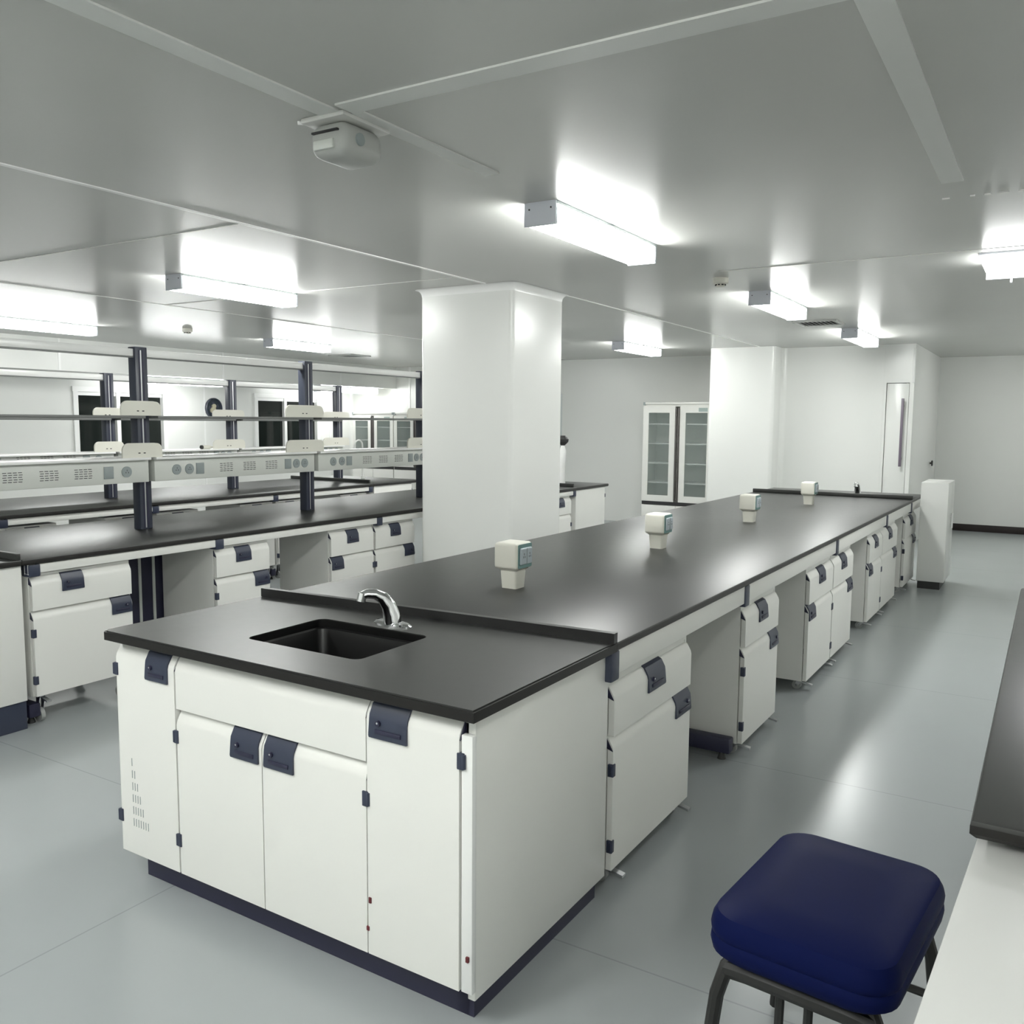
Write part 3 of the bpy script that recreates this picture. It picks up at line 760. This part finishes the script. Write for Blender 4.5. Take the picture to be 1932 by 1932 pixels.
glass_cabinet('left one of the two glass-door cabinets seen through the racks', -9.86, -8.90, 10.62, 1.64, .70, .50, 4, (1,))
glass_cabinet('right one of the two glass-door cabinets, half hidden by the column', -8.89, -7.93, 10.62, 1.64, .70, .50, 4, (0,))

# ------------------------------------------------------------------ right foreground
t = tag(bevel_slab([(1.90, -.005), (1.90, 2.6), (1.053, 2.6), (1.053, -.005)], .815, .85, .01).build('side_worktop', 'black'), 'black worktop along the right wall at the right frame edge', 'worktop')
t = thing('base_cabinet', 'white base cabinet under the black worktop at the right wall', 'cabinet', (1.20, .12, 0), 0)
MB().box(0, .70, 0, 2.4, .1, .815, .003).build('carcass', 'white', t)
MB().box(.03, .70, .02, 2.38, 0, .1).build('plinth', 'navyk', t)
t = thing('side_table', 'white table with smooth top in the right foreground beside the blue stool', 'table', (0, 0, 0), 0)
tt = bevel_slab([(1.90, -1.05), (1.90, -.02), (1.064, .055), (1.008, -1.05)], .775, .80, .004)
tt.mats = ['tabletop', 'tabletop']; tt.build('tabletop', 'tabletop', t)
for x, y in ((1.12, -.95), (1.12, -.10), (1.84, -.95), (1.84, -.12)): MB().box(x - .02, x + .02, y - .02, y + .02, 0, .775, .003).build('leg', 'blackmetal', t)
MB().box(1.10, 1.14, -.95, -.10, .70, .765).build('apron', 'blackmetal', t)
# stool
st = thing('stool', 'dark blue moulded stool with black frame in the right foreground', 'stool', (.775, .285, 0), -.10)
def sq(hx, hy, r, z, dx=0., dy=0., tilt=0.):
    return [(p[0] + dx, p[1] + dy, p[2] + tilt * (p[1])) for p in rrect(-hx, hx, -hy, hy, r, z, 7)]
hx, hy = .196, .262
seat = [sq(hx * .80, hy * .84, .075, .398), sq(hx * .93, hy * .94, .075, .400), sq(hx * .985, hy * .985, .075, .412), sq(hx, hy, .075, .430), sq(hx * .995, hy * .995, .075, .442), sq(hx * .985, hy * .985, .075, .447),
        sq(hx * .995, hy * .995, .075, .452), sq(hx, hy, .075, .465), sq(hx * .985, hy * .985, .075, .482), sq(hx * .945, hy * .955, .07, .497), sq(hx * .88, hy * .90, .07, .502), sq(hx * .5, hy * .5, .06, .505)]
MB().loft(seat).build('seat', 'blue', st)
fr = MB().box(-.15, .15, -.20, -.17, .372, .398, .006).box(-.15, .15, .17, .20, .372, .398, .006).box(-.15, -.12, -.17, .17, .372, .398, .006).box(.12, .15, -.17, .17, .372, .398, .006)
fr.tube([(-.150, -.205, .36), (-.10, -.222, .375), (.10, -.222, .375), (.150, -.205, .36)], .020, 10)
fr.build('seat_frame', 'blackmetal', st)
for sx in (-1, 1):
    for sy in (-1, 1):
        MB().tube([(sx * .135, sy * .185, .39), (sx * .155, sy * .205, .365), (sx * .172, sy * .215, .30), (sx * .20, sy * .235, .012)], [.016, .016, .016, .015], 10).build('leg', 'blackmetal', st)
for x in (-.04, .02): MB().tube([(x, -.19, .38), (x + .0, -.20, .22)], .010, 8).build('front_bar', 'blackmetal', st)
MB().tube([(-.185, -.225, .20), (.185, -.225, .20)], .010, 8).build('footrest', 'blackmetal', st)
MB().tube([(-.185, .225, .20), (.185, .225, .20)], .010, 8).build('footrest', 'blackmetal', st)

# ------------------------------------------------------------------ world and view
wd = bpy.data.worlds.new('night'); S.world = wd; wd.use_nodes = True
wd.node_tree.nodes['Background'].inputs[0].default_value = (.01, .013, .016, 1)
wd.node_tree.nodes['Background'].inputs[1].default_value = .3
S.view_settings.view_transform = 'Standard'; S.view_settings.look = 'None'
S.view_settings.gamma = 1; S.view_settings.use_curve_mapping = False
S.view_settings.exposure = 2.2
